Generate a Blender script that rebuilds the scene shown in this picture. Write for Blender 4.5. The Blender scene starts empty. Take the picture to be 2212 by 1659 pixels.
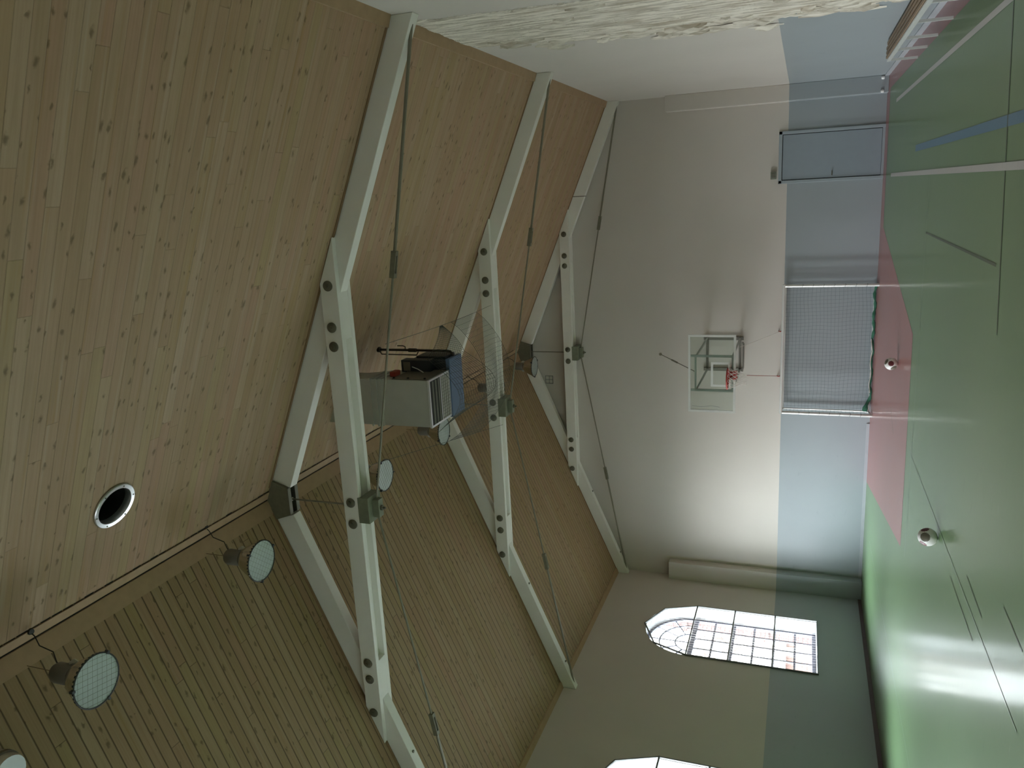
import bpy, math, random
from mathutils import Vector, Matrix, noise
random.seed(7)
SC = bpy.context.scene
COL = SC.collection
pi = math.pi

# ------------------------------------------------------------------ room numbers (metres)
# x across the hall (0 = window wall), y along it (0 = far end wall), z up
W, H, R = 12.574, 6.260, 8.947
S = (R - H) / (W / 2)
YB = -25.0
DADO = 2.05
CX = W / 2
def zc(x):                      # underside of the boarded ceiling
    return H + S * (x if x < CX else W - x)

# ------------------------------------------------------------------ mesh helpers
class MB:
    def __init__(s): s.v, s.f, s.m, s.sm = [], [], [], []
    def face(s, pts, mi=0, sm=False):
        i = len(s.v); s.v += [tuple(p) for p in pts]; s.f.append(list(range(i, i + len(pts)))); s.m.append(mi); s.sm.append(sm)
    def faces(s, vs, fs, mi=0, sm=False):
        i = len(s.v); s.v += [tuple(p) for p in vs]
        for f in fs: s.f.append([i + k for k in f]); s.m.append(mi); s.sm.append(sm)
        return s
    def box(s, x0, x1, y0, y1, z0, z1, mi=0):
        vs = [(x, y, z) for z in (z0, z1) for y in (y0, y1) for x in (x0, x1)]
        return s.faces(vs, [(0, 2, 3, 1), (4, 5, 7, 6), (0, 1, 5, 4), (2, 6, 7, 3), (0, 4, 6, 2), (1, 3, 7, 5)], mi)
    def prism_y(s, poly, y0, y1, mi=0):          # polygon in x,z pushed along y
        n = len(poly)
        vs = [(x, y0, z) for x, z in poly] + [(x, y1, z) for x, z in poly]
        fs = [list(range(n)), list(range(2 * n - 1, n - 1, -1))] + [(i, (i + 1) % n + 0, (i + 1) % n + n, i + n)[::-1] for i in range(n)]
        return s.faces(vs, fs, mi)
    def prism_x(s, poly, x0, x1, mi=0):          # polygon in y,z pushed along x
        n = len(poly)
        vs = [(x0, y, z) for y, z in poly] + [(x1, y, z) for y, z in poly]
        fs = [list(range(n)), list(range(2 * n - 1, n - 1, -1))] + [(i + n, (i + 1) % n + n, (i + 1) % n, i) for i in range(n)]
        return s.faces(vs, fs, mi)
    def tube(s, pts, r, n=8, mi=0, cap=True, closed=False):
        P = [Vector(p) for p in pts]; k = len(P)
        rs = r if isinstance(r, (list, tuple)) else [r] * k
        vs, ref = [], None
        for i, p in enumerate(P):
            a = P[(i - 1) % k] if (closed or i > 0) else p
            b = P[(i + 1) % k] if (closed or i < k - 1) else p
            d = (b - a)
            d = d.normalized() if d.length > 1e-9 else Vector((0, 0, 1))
            if ref is None:
                ref = Vector((0, 0, 1)) if abs(d.z) < .9 else Vector((1, 0, 0))
            u = ref - d * ref.dot(d)
            if u.length < 1e-6: u = d.orthogonal()
            u.normalize(); w = d.cross(u); ref = u
            for j in range(n):
                t = 2 * pi * (j + .5) / n
                vs.append(p + (u * math.cos(t) + w * math.sin(t)) * rs[i])
        fs = []
        for i in range(k if closed else k - 1):
            i2 = (i + 1) % k
            for j in range(n):
                j2 = (j + 1) % n
                fs.append((i * n + j, i * n + j2, i2 * n + j2, i2 * n + j))
        if cap and not closed:
            fs.append(list(range(n))[::-1]); fs.append([(k - 1) * n + j for j in range(n)])
        return s.faces(vs, fs, mi, sm=True)
    def lathe(s, prof, c=(0, 0, 0), n=24, mi=0, axis='z'):   # prof: (radius, height)
        vs, fs = [], []
        for r, h in prof:
            for j in range(n):
                t = 2 * pi * j / n
                a, b = r * math.cos(t), r * math.sin(t)
                q = (a, b, h) if axis == 'z' else ((a, h, b) if axis == 'y' else (h, a, b))
                vs.append((c[0] + q[0], c[1] + q[1], c[2] + q[2]))
        for i in range(len(prof) - 1):
            for j in range(n):
                j2 = (j + 1) % n
                fs.append((i * n + j, i * n + j2, (i + 1) * n + j2, (i + 1) * n + j))
        return s.faces(vs, fs, mi, sm=True)
    def build(s, name, mat, parent=None, org=(0, 0, 0), loc=None, bevel=0):
        me = bpy.data.meshes.new(name)
        me.from_pydata([(v[0] - org[0], v[1] - org[1], v[2] - org[2]) for v in s.v], [], s.f)
        for m in (mat if isinstance(mat, (list, tuple)) else [mat]): me.materials.append(m)
        me.polygons.foreach_set('material_index', s.m)
        me.polygons.foreach_set('use_smooth', s.sm)
        me.update()
        if any(s.sm):
            import bmesh
            b = bmesh.new(); b.from_mesh(me); bmesh.ops.remove_doubles(b, verts=b.verts, dist=1e-5)
            b.to_mesh(me); b.free(); me.set_sharp_from_angle(angle=math.radians(40))
        o = bpy.data.objects.new(name, me); COL.objects.link(o)
        if parent: o.parent = parent
        o.location = loc if loc is not None else ((0, 0, 0) if parent else org)
        if bevel:
            b = o.modifiers.new('bevel', 'BEVEL'); b.width = bevel; b.segments = 2; b.limit_method = 'ANGLE'
        return o

def tag(o, label, cat, group=None, kind=None):
    o['label'] = label; o['category'] = cat
    if group: o['group'] = group
    if kind: o['kind'] = kind
    return o
def thing(name, loc, label, cat, group=None):
    o = bpy.data.objects.new(name, None); COL.objects.link(o); o.location = loc; o.empty_display_size = .2
    return tag(o, label, cat, group)
def struct(o, label=None):
    o['kind'] = 'structure'
    if label: o['label'] = label
    return o
def copy_tree(o, parent=None):
    c = o.copy(); COL.objects.link(c)
    if parent: c.parent = parent
    for ch in list(o.children): copy_tree(ch, c)
    return c

# ------------------------------------------------------------------ materials
def new_mat(name):
    m = bpy.data.materials.new(name); m.use_nodes = True
    nt = m.node_tree; nt.nodes.clear()
    out = nt.nodes.new('ShaderNodeOutputMaterial'); b = nt.nodes.new('ShaderNodeBsdfPrincipled')
    nt.links.new(b.outputs[0], out.inputs[0])
    return m, nt, b, out
class G:                                   # tiny node-graph writer
    def __init__(s, nt): s.nt = nt
    def n(s, t, ins=None, **props):
        x = s.nt.nodes.new(t)
        for k, v in props.items(): setattr(x, k, v)
        for k, v in (ins or {}).items():
            if isinstance(v, bpy.types.NodeSocket): s.nt.links.new(v, x.inputs[k])
            else: x.inputs[k].default_value = v
        return x
    def m(s, op, *a):
        return s.n('ShaderNodeMath', {i: v for i, v in enumerate(a)}, operation=op).outputs[0]
    def smooth(s, v, a, b):
        return s.n('ShaderNodeMapRange', {0: v, 1: a, 2: b, 3: 0.0, 4: 1.0}, interpolation_type='SMOOTHSTEP').outputs[0]
    def mix(s, f, a, b, mode='MIX'):
        x = s.n('ShaderNodeMix', data_type='RGBA', blend_type=mode)
        for i, v in ((0, f), (6, a), (7, b)):
            if isinstance(v, bpy.types.NodeSocket): s.nt.links.new(v, x.inputs[i])
            else: x.inputs[i].default_value = v if i == 0 else (*v, 1) if len(v) == 3 else v
        return x.outputs[2]
    def pos(s):
        return s.n('ShaderNodeTexCoord').outputs['Object']
    def xyz(s, v): return s.n('ShaderNodeSeparateXYZ', {0: v}).outputs
    def vec(s, x, y, z): return s.n('ShaderNodeCombineXYZ', {0: x, 1: y, 2: z}).outputs[0]
    def noise(s, v, scale, detail=3.0, rough=.5): return s.n('ShaderNodeTexNoise', {'Vector': v, 'Scale': scale, 'Detail': detail, 'Roughness': rough}).outputs[0]
    def bump(s, h, strength=.3, dist=.01): return s.n('ShaderNodeBump', {'Height': h, 'Strength': strength, 'Distance': dist}).outputs[0]

def paint(name, col, rough=.5, metal=0.0, var=.08, scale=6.0, bump=.05, spec=.5):
    """plain coat with slight mottling and relief"""
    m, nt, b, out = new_mat(name); g = G(nt); p = g.pos()
    nz = g.noise(p, scale, 4.0)
    c = g.mix(nz, tuple(v * (1 - var) for v in col), tuple(min(1, v * (1 + var)) for v in col))
    nt.links.new(c, b.inputs['Base Color'])
    b.inputs['Roughness'].default_value = rough; b.inputs['Metallic'].default_value = metal
    b.inputs['Specular IOR Level'].default_value = spec
    if bump:
        nt.links.new(g.bump(g.noise(p, scale * 12, 2.0), bump, .004), b.inputs['Normal'])
    return m

def wood_boards(name, tint=(1, 1, 1), groove=.45, gw=.007):
    m, nt, b, out = new_mat(name); g = G(nt)
    x, y, z = g.xyz(g.pos())[:3]
    by = g.m('MULTIPLY', y, 1 / .135); bi = g.m('FLOOR', by); fr = g.m('FRACT', by)
    s_ = g.m('MULTIPLY', x, 1.0875)
    wn = g.n('ShaderNodeTexWhiteNoise', {'W': bi}, noise_dimensions='1D').outputs[0]
    sx = g.m('ADD', g.m('MULTIPLY', s_, 1 / 3.3), g.m('MULTIPLY', wn, 9.0))
    bj = g.m('FLOOR', sx); fj = g.m('FRACT', sx)
    idn = g.n('ShaderNodeTexWhiteNoise', {'Vector': g.vec(bi, bj, 1.7)}, noise_dimensions='3D')
    rid = idn.outputs[0]
    ramp = g.n('ShaderNodeValToRGB', {0: rid}); cr = ramp.color_ramp
    stops = [(0, (.40, .265, .155)), (.25, (.43, .285, .175)), (.45, (.45, .31, .20)), (.62, (.44, .27, .175)), (.8, (.42, .30, .16)), (1, (.475, .335, .225))]
    cr.elements[0].position = 0; cr.elements[0].color = (*stops[0][1], 1)
    cr.elements[1].position = 1; cr.elements[1].color = (*stops[-1][1], 1)
    for ps, c in stops[1:-1]:
        e = cr.elements.new(ps); e.color = (*c, 1)
    off = g.m('MULTIPLY', rid, 41.0)
    grain = g.noise(g.vec(g.m('ADD', g.m('MULTIPLY', s_, 1.1), off), g.m('MULTIPLY', y, 34.0), 0.0), 1.0, 4.0, .6)
    c = g.mix(g.m('MULTIPLY', g.smooth(grain, .35, .75), .30), ramp.outputs[0], (.25, .145, .07))
    patch = g.noise(g.vec(g.m('ADD', g.m('MULTIPLY', s_, .7), off), g.m('MULTIPLY', y, 5.0), 2.0), 1.0, 2.0)
    c = g.mix(g.m('MULTIPLY', g.smooth(patch, .45, .75), .35), c, (.33, .245, .125))
    amber = g.noise(g.vec(g.m('ADD', g.m('MULTIPLY', s_, .45), off), g.m('MULTIPLY', y, 13.0), 7.0), 1.0, 3.0)
    c = g.mix(g.m('MULTIPLY', g.smooth(amber, .56, .72), .45), c, (.36, .215, .075))
    grey = g.noise(g.vec(g.m('ADD', g.m('MULTIPLY', s_, .5), off), g.m('MULTIPLY', y, 16.0), 17.0), 1.0, 3.0)
    c = g.mix(g.m('MULTIPLY', g.smooth(grey, .55, .75), .40), c, (.50, .40, .30))
    # knots: single dark eyes with a short flare along the board
    wob = g.m('MULTIPLY', g.m('SUBTRACT', g.noise(g.pos(), 14.0, 2.0), .5), .55)
    kv = g.vec(g.m('ADD', g.m('MULTIPLY_ADD', s_, 4.6, wob), off), g.m('ADD', g.m('MULTIPLY', by, 1.35), wob), 0.0)
    vo = g.n('ShaderNodeTexVoronoi', {'Vector': kv, 'Scale': 1.0, 'Randomness': 1.0}, voronoi_dimensions='2D')
    kc = g.xyz(vo.outputs['Color'])
    sel = g.m('GREATER_THAN', kc[0], .70)
    size = g.m('MULTIPLY_ADD', kc[1], .15, .07)
    kn = g.m('MULTIPLY', g.m('SUBTRACT', 1.0, g.smooth(g.m('DIVIDE', vo.outputs['Distance'], size), .2, 1.5)), sel)
    c = g.mix(g.m('MULTIPLY', kn, .72), c, (.115, .072, .028))
    # v-grooves between the boards and butt joints
    d = g.m('MULTIPLY', g.m('MINIMUM', fr, g.m('SUBTRACT', 1.0, fr)), .135)
    gv = g.m('SUBTRACT', 1.0, g.smooth(d, .001, gw))
    dj = g.m('MULTIPLY', g.m('MINIMUM', fj, g.m('SUBTRACT', 1.0, fj)), 3.3)
    jv = g.m('SUBTRACT', 1.0, g.smooth(dj, .001, .005))
    line = g.m('MAXIMUM', gv, g.m('MULTIPLY', jv, .8))
    c = g.mix(g.m('MULTIPLY', line, groove), c, (.085, .05, .02))
    c = g.mix(1.0, c, tint, 'MULTIPLY')
    nt.links.new(c, b.inputs['Base Color'])
    b.inputs['Roughness'].default_value = .55; b.inputs['Specular IOR Level'].default_value = .35
    nt.links.new(g.bump(g.m('SUBTRACT', g.m('MULTIPLY', grain, .08), line), .55, .008), b.inputs['Normal'])
    return m

def wall_paint(name, upper=(.60, .555, .50), lower=(.345, .38, .395), rough=.55):
    m, nt, b, out = new_mat(name); g = G(nt); p = g.pos()
    z = g.xyz(g.n('ShaderNodeNewGeometry').outputs['Position'])[2]
    big = g.noise(p, .9, 4.0); fine = g.noise(p, 9.0, 3.0)
    up = g.mix(big, tuple(v * .95 for v in upper), tuple(min(1, v * 1.05) for v in upper))
    lo = g.mix(big, tuple(v * .93 for v in lower), tuple(v * 1.06 for v in lower))
    scuff = g.m('MULTIPLY', g.smooth(g.noise(g.vec(*[g.xyz(p)[0], g.xyz(p)[1], g.m('MULTIPLY', g.xyz(p)[2], 3.0)]), 2.6, 5.0, .65), .60, .75), .22)
    lo = g.mix(scuff, lo, (.20, .22, .25))
    edge = g.m('ADD', z, g.m('MULTIPLY', g.m('SUBTRACT', fine, .5), .006))
    c = g.mix(g.smooth(edge, DADO - .003, DADO + .003), lo, up)
    nt.links.new(c, b.inputs['Base Color'])
    b.inputs['Specular IOR Level'].default_value = .4
    rr = g.n('ShaderNodeMapRange', {0: g.smooth(z, DADO - .003, DADO + .003), 3: .36, 4: .62}).outputs[0]
    nt.links.new(rr, b.inputs['Roughness'])
    nt.links.new(g.bump(g.m('ADD', g.noise(p, 3.0, 5.0), g.m('MULTIPLY', g.noise(p, 60.0, 2.0), .12)), .22, .012), b.inputs['Normal'])
    return m

def floor_vinyl(name, col, var=.10):
    m, nt, b, out = new_mat(name); g = G(nt); p = g.pos(); X = g.xyz(p)
    big = g.noise(p, .45, 4.0)
    c = g.mix(big, tuple(v * (1 - var) for v in col), tuple(v * (1 + var) for v in col))
    st = g.noise(g.vec(g.m('MULTIPLY', X[0], 1.2), g.m('MULTIPLY', X[1], 9.0), 0.0), 3.0, 4.0, .6)
    st2 = g.noise(g.vec(g.m('MULTIPLY', X[0], 7.0), g.m('MULTIPLY', X[1], 1.0), 4.0), 3.0, 4.0, .6)
    w = g.m('MAXIMUM', g.smooth(st, .62, .78), g.m('MULTIPLY', g.smooth(st2, .66, .80), .7))
    c = g.mix(g.m('MULTIPLY', w, .30), c, (.45, .50, .43))
    dk = g.noise(g.vec(g.m('MULTIPLY', X[0], .9), g.m('MULTIPLY', X[1], 14.0), 9.0), 3.0, 4.0, .6)
    c = g.mix(g.m('MULTIPLY', g.smooth(dk, .60, .78), .30), c, (.04, .055, .035))
    nt.links.new(c, b.inputs['Base Color'])
    r = g.m('MULTIPLY_ADD', w, .15, .44)
    r = g.m('ADD', r, g.m('MULTIPLY', g.m('SUBTRACT', big, .5), .10))
    nt.links.new(r, b.inputs['Roughness'])
    b.inputs['Specular IOR Level'].default_value = .40
    b.inputs['Coat Weight'].default_value = .42
    nt.links.new(g.m('MULTIPLY_ADD', w, .12, .15), b.inputs['Coat Roughness'])
    nt.links.new(g.bump(g.m('ADD', g.noise(p, 1.6, 3.0), g.m('MULTIPLY', st, .10)), .06, .012), b.inputs['Normal'])
    return m

def glass(name, tint=(.95, .98, .97), refl=.08, rough=.03):
    m, nt, b, out = new_mat(name); nt.nodes.remove(b); g = G(nt)
    t = g.n('ShaderNodeBsdfTransparent', {0: (*tint, 1)}).outputs[0]
    gl = g.n('ShaderNodeBsdfGlossy', {0: (1, 1, 1, 1), 'Roughness': rough}).outputs[0]
    bf = g.n('ShaderNodeNewGeometry').outputs['Backfacing']      # same reflectance from both sides of the thin pane
    fr = g.n('ShaderNodeFresnel', {0: g.m('MULTIPLY_ADD', bf, 1 / 1.45 - 1.45, 1.45)}).outputs[0]
    f = g.m('MULTIPLY_ADD', fr, .9, refl * .2)
    mx = g.n('ShaderNodeMixShader', {0: f, 1: t, 2: gl}).outputs[0]
    nt.links.new(mx, out.inputs[0]); return m

def brick(name, c1=(.42, .24, .19), c2=(.33, .18, .14), mortar=(.5, .45, .4)):
    m, nt, b, out = new_mat(name); g = G(nt); X = g.xyz(g.pos())
    v = g.vec(g.m('ADD', X[0], X[1]), X[2], 0.0)
    t = g.n('ShaderNodeTexBrick', {'Vector': v, 'Color1': (*c1, 1), 'Color2': (*c2, 1), 'Mortar': (*mortar, 1), 'Scale': 4.2, 'Mortar Size': .025})
    nt.links.new(t.outputs[0], b.inputs['Base Color']); b.inputs['Roughness'].default_value = .85
    return m

def plaster(name):
    m, nt, b, out = new_mat(name); g = G(nt); p = g.pos(); X = g.xyz(p)
    st = g.noise(g.vec(0.0, g.m('MULTIPLY', X[1], 7.0), g.m('MULTIPLY', X[2], .9)), 2.0, 6.0, .6)
    c = g.mix(g.smooth(st, .35, .62), (.44, .385, .30), (.84, .78, .68))
    br = g.noise(g.vec(3.0, g.m('MULTIPLY', X[1], 3.5), g.m('MULTIPLY', X[2], .7)), 1.6, 3.0, .5)
    c = g.mix(g.m('MULTIPLY', g.smooth(br, .55, .68), .65), c, (.42, .34, .24))
    nt.links.new(c, b.inputs['Base Color']); b.inputs['Roughness'].default_value = .8
    nt.links.new(g.bump(g.n('ShaderNodeMath', {0: g.m('MULTIPLY', st, 9.0)}, operation='FLOOR').outputs[0], .5, .006), b.inputs['Normal'])
    return m

M = dict(
    wood_r=wood_boards('pine_boards', groove=.24, gw=.006),
    wood_l=wood_boards('shaded_pine_boards', (.83, .85, .76), .88, .013),  # same boards as the right slope; tint and grooves darkened for its shade
    trimwood=paint('pine_trim', (.40, .265, .15), .55, var=.15, scale=9),
    trimdark=paint('dark_pine_trim', (.25, .15, .075), .55, var=.15, scale=9),
    wall=wall_paint('two_tone_wall_paint'),
    green=floor_vinyl('green_sports_vinyl', (.160, .255, .120)),
    red=floor_vinyl('red_court_paint', (.37, .155, .145)),
    line=floor_vinyl('white_line_paint', (.55, .53, .50)),
    blue_line=floor_vinyl('blue_line_paint', (.09, .20, .30)),
    seam=floor_vinyl('pale_weld_seam', (.24, .33, .21)),
    seam_dark=floor_vinyl('dark_weld_seam', (.055, .08, .035)),
    white=paint('white_beam_paint', (.82, .80, .735), .45, var=.05, scale=3, bump=.08),
    steel=paint('olive_steel', (.19, .18, .125), .5, .25, var=.25, scale=14),
    saddle=paint('grey_green_steel', (.21, .225, .155), .5, .15, var=.2, scale=14),
    rod=paint('dark_rod_steel', (.24, .22, .165), .45, .3, var=.15),
    bolt=paint('bolt_steel', (.15, .14, .10), .5, .35, var=.3, scale=30),
    galv=paint('galvanised_sheet', (.50, .51, .46), .42, .55, var=.10, scale=5),
    galvdark=paint('dark_galvanised', (.20, .19, .155), .45, .55, var=.2, scale=7),
    alu=paint('aluminium', (.72, .73, .74), .28, .9, var=.06),
    blue=paint('heater_blue_enamel', (.10, .155, .26), .4, var=.08),
    navy=paint('navy_plastic_and_shade', (.022, .026, .035), .4, var=.2),  # plastic parts, also the shaded side of the blue heater
    black=paint('black', (.012, .011, .009), .6, var=.2),
    pipe=paint('brown_black_pipe', (.045, .03, .02), .5, .2, var=.3),
    redp=paint('red_paint', (.42, .035, .025), .42, var=.1),
    redd=paint('dull_red', (.30, .035, .02), .6, var=.1),
    whitem=paint('white_enamel', (.78, .78, .75), .25, var=.04),
    chrome=paint('bright_white_steel', (.80, .80, .77), .22, .25, var=.05),
    netg=paint('grey_wire', (.10, .10, .085), .6, .2, var=.1),
    netw=paint('white_cord', (.72, .66, .62), .8, var=.1),
    netd=paint('dark_green_cord', (.10, .135, .125), .8, var=.1),
    cordg=paint('green_cord', (.03, .13, .075), .8, var=.4, scale=18),
    cable=paint('black_cable', (.015, .012, .01), .5, var=.1),
    lamp=paint('lamp_gear_grey', (.19, .175, .15), .5, .3, var=.15),
    mirror=paint('polished_reflector', (.66, .66, .62), .18, 1.0, var=.05, bump=.02),
    lens=paint('lamp_glass', (.52, .57, .56), .14, 0, var=.10, scale=5, bump=.03),
    frame=paint('window_frame_paint', (.13, .13, .17), .45, var=.06),
    guard=paint('guard_bar_paint', (.17, .175, .17), .5, .2, var=.1),
    reveal=paint('white_reveal', (.46, .46, .465), .6, var=.04),
    door=paint('blue_grey_door_paint', (.285, .33, .365), .38, var=.05),
    jamb=paint('blue_grey_jamb_paint', (.33, .375, .40), .35, var=.05),
    wooddark=paint('bench_wood', (.27, .19, .12), .5, var=.3, scale=10),
    skirt=paint('grey_skirting', (.42, .44, .46), .5, var=.08),
    skirtd=paint('brown_skirting', (.11, .075, .07), .5, var=.2),
    plaster=plaster('flaking_plaster'),
    ballw=paint('ball_white', (.78, .76, .72), .35, var=.05),
    ballr=paint('ball_maroon', (.13, .025, .03), .35, var=.1),
    ballo=paint('ball_olive', (.15, .135, .10), .35, var=.1),
    glass=glass('window_glass'),
    acryl=glass('backboard_acrylic', (.93, .97, .95), .25, .05),
    brick=brick('red_brick', (.13, .052, .04), (.095, .04, .03), (.16, .13, .115)),
    brickd=brick('dark_red_brick', (.050, .018, .014), (.034, .012, .010), (.07, .05, .045)),
    orange=paint('orange_render', (.55, .24, .11), .8),
    tile=paint('roof_tile', (.30, .27, .26), .8),
    asphalt=paint('yard_paving', (.33, .33, .31), .9, var=.15, scale=.5),
    bark=paint('bark', (.16, .13, .11), .9, var=.3),
)

# ------------------------------------------------------------------ floor and court markings
o = MB(); o.box(0, W, YB, 0, -.12, 0)
floor = struct(o.build('floor', M['green']), 'green vinyl sports hall floor')
def flat(name, poly, mat, z=.0015):
    b = MB(); b.face([(x, y, z) for x, y in poly]); return b.build(name, mat, floor)
def strip(name, x0, x1, y0, y1, mat, z): return flat(name, [(x0, y0), (x1, y0), (x1, y1), (x0, y1)], M[mat], z)
strip('red_margin', 12.25, W, YB, 0, 'red', .0015)
flat('red_runoff', [(9.35, -.78), (12.25, -.70), (12.25, 0), (9.40, 0)], M['red'])
flat('red_key', [(3.10, 0), (9.52, 0), (8.02, -6.72), (4.52, -6.88)], M['red'], .002)
strip('white_sideline', 11.835, 11.905, YB, -2.1, 'line', .003)
strip('white_lane_line', 10.415, 10.485, YB, -1.83, 'line', .003)
strip('blue_line', 10.785, 10.885, YB, -5.6, 'blue_line', .0025)
for x, y0, y1 in ((6.26, -14, -7.4), (2.24, YB, -1.6), (.93, YB, -1.6)):
    strip('pale_seam', x - .01, x + .01, y0, y1, 'seam', .0028)
flat('pale_seam', [(4.6, -7.42), (10.41, -7.40), (10.41, -7.42), (4.6, -7.44)], M['seam'], .0028)
flat('dark_seam', [(9.0, -12.20), (12.2, -11.66), (12.2, -11.69), (9.0, -12.23)], M['seam_dark'], .0028)
flat('dark_seam', [(9.575, -11.95), (9.605, -11.95), (9.625, -7.40), (9.60, -7.40)], M['seam_dark'], .0028)

for (xa, ya), (xb, yb) in (((6.08, -11.04), (6.05, -12.35)), ((6.49, -11.86), (6.45, -12.62)), ((6.93, -13.3), (6.90, -13.93)), ((6.18, -4.28), (5.86, -5.0))):
    flat('scuff_mark', [(xa - .006, ya), (xb - .008, yb), (xb + .008, yb), (xa + .006, ya)], M['seam_dark'], .0034)

# ------------------------------------------------------------------ walls
WT = .40                                        # thickness of the window wall
WY = [-2.75, -8.50, -14.25, -20.0]              # window centres
WR, ZS, ZP = 1.10, 1.08, 3.90                   # half width, sill, springing
def arch(yc, r, zs=ZP, n=20):
    return [(yc - r * math.cos(pi * i / n), zs + r * math.sin(pi * i / n)) for i in range(n + 1)]
wl = MB()
def wall_faces(x):
    edges = [YB]
    for yc in sorted(WY): edges += [yc - WR, yc + WR]
    edges.append(0)
    for a, b in zip(edges[0::2], edges[1::2]):
        wl.face([(x, a, -.2), (x, b, -.2), (x, b, H + .05), (x, a, H + .05)])
    for yc in WY:
        wl.face([(x, yc - WR, -.2), (x, yc + WR, -.2), (x, yc + WR, ZS), (x, yc - WR, ZS)])
        A = arch(yc, WR)
        for p, q in zip(A, A[1:]):
            wl.face([(x, p[0], p[1]), (x, q[0], q[1]), (x, q[0], H + .05), (x, p[0], H + .05)])
wall_faces(0); wall_faces(-WT)
for yc in WY:
    P = [(yc - WR, ZS)] + arch(yc, WR) + [(yc + WR, ZS)]
    for p, q in zip(P, P[1:] + P[:1]):
        wl.face([(0, p[0], p[1]), (0, q[0], q[1]), (-WT, q[0], q[1]), (-WT, p[0], p[1])], 1)
wl.face([(0, YB, H + .05), (0, 0, H + .05), (-WT, 0, H + .05), (-WT, YB, H + .05)])
wall_left = struct(wl.build('wall_left', [M['wall'], M['reveal']]), 'window wall, cream above and blue below')

b = MB(); b.box(W, W + .3, YB, 0, -.2, H + .1)
wall_right = struct(b.build('wall_right', M['wall']), 'right wall with a tall strip of flaking plaster')
gable = [(-WT, -.2), (W + .3, -.2), (W + .3, H + .1), (W, H + .2), (CX, R + .15), (0, H + .2), (-WT, H + .1)]
b = MB(); b.prism_y(gable, 0, .3)
wall_end = struct(b.build('wall_end', M['wall']), 'far gable wall, cream above and blue below')
b = MB(); b.prism_y(gable, YB - .3, YB)
struct(b.build('wall_back', M['wall']), 'gable wall behind the viewer')

# corner casings, skirtings
for nm, x0, x1 in (('trim_1', 0, .49), ('trim_2', 12.21, W)):
    b = MB(); b.box(x0, x1, -.27, 0, 0, 4.85)
    struct(b.build(nm, M['wall'], bevel=.012), 'boxed casing in the corner of the end wall')
b = MB(); b.box(.49, 4.6, -.02, 0, 0, .07); struct(b.build('baseboard_end', M['skirt']))
b = MB(); b.box(0, .025, YB, -.27, 0, .08); struct(b.build('baseboard_left', M['skirtd']))
b = MB(); b.box(W - .02, W, YB, -.27, 0, .09); struct(b.build('baseboard_right', M['skirt']))
for x in (12.52, 12.24):
    b = MB(); b.lathe([(0, .0), (.035, .0), (.04, .03), (.03, .06), (0, .07)], (x, -.285, .10), 12)
    tag(b.build('pipe_cap', M['whitem']), 'small white pipe cap low on the corner casing, ' + ('nearer the bench' if x > 12.4 else 'nearer the grey door'), 'cap')

# flaking plaster: ragged relief on the right wall
FAR = [(-9.21, 6.22), (-8.72, 6.13), (-8.69, 5.47), (-8.34, 5.11), (-8.3, 4.61), (-7.93, 4.44), (-8.17, 4.16), (-8.01, 3.72), (-8.09, 3.46), (-8.12, 3.04), (-8.28, 2.71), (-8.28, 2.52), (-7.97, 2.22), (-8.21, 2.04), (-8.27, 1.81), (-8.11, 1.43), (-8.33, 1.31), (-8.26, 1.02), (-8.31, .8), (-8.2, .62), (-8.24, .48)]
NEAR = [(-10.79, 6.22), (-10.76, 5.59), (-10.64, 4.92), (-10.65, 4.45), (-10.59, 4.09), (-10.5, 3.0), (-10.6, 2.0), (-10.45, 1.0), (-10.3, .48)]
def interp(tab, z):
    for (y0, z0), (y1, z1) in zip(tab, tab[1:]):
        if z1 <= z <= z0: return y0 + (y1 - y0) * (z0 - z) / (z0 - z1)
    return tab[-1][0]
pb = MB(); nz, ny = 190, 70; vs = []; ht = []
for i in range(nz):
    z = 6.22 - (6.22 - .48) * i / (nz - 1)
    jag = .10 * noise.noise((z * 3.1, 1.7, 0)) + .07 * noise.noise((z * 9, 4.2, 0)) + .035 * noise.noise((z * 26, 9.1, 0))
    jag2 = .10 * noise.noise((z * 2.3, 7.7, 3)) + .06 * noise.noise((z * 10, 2.2, 5)) + .03 * noise.noise((z * 24, 3.1, 0))
    yn, yf = interp(NEAR, z) + jag2, interp(FAR, z) + jag
    for j in range(ny):
        t = j / (ny - 1); y = yn + (yf - yn) * t
        layer = noise.noise((y * 4.2 + .5 * noise.noise((y * 2, z * .8, 1)), z * .55, 2.2)) + .45 * noise.noise((y * 11, z * 1.7, 6.1))
        h = .004 + .026 * math.floor((layer + 1) * 3.0) / 3.0 * .7 + .004 * noise.noise((y * 30, z * 6, 1))
        e = min(t, 1 - t) * abs(yf - yn)
        curl = .026 * max(0, noise.noise((y * 2, z * 4.3, 8.8))) if .01 < e < .10 else 0
        h = max(.003, h * min(1, .35 + e * 5)) + curl
        if j in (0, ny - 1): h = -.002 if (i % 3) else .008
        vs.append((W - h, y, z))
fs = [(i * ny + j, i * ny + j + 1, (i + 1) * ny + j + 1, (i + 1) * ny + j) for i in range(nz - 1) for j in range(ny - 1)]
pb.faces(vs, fs)
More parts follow.
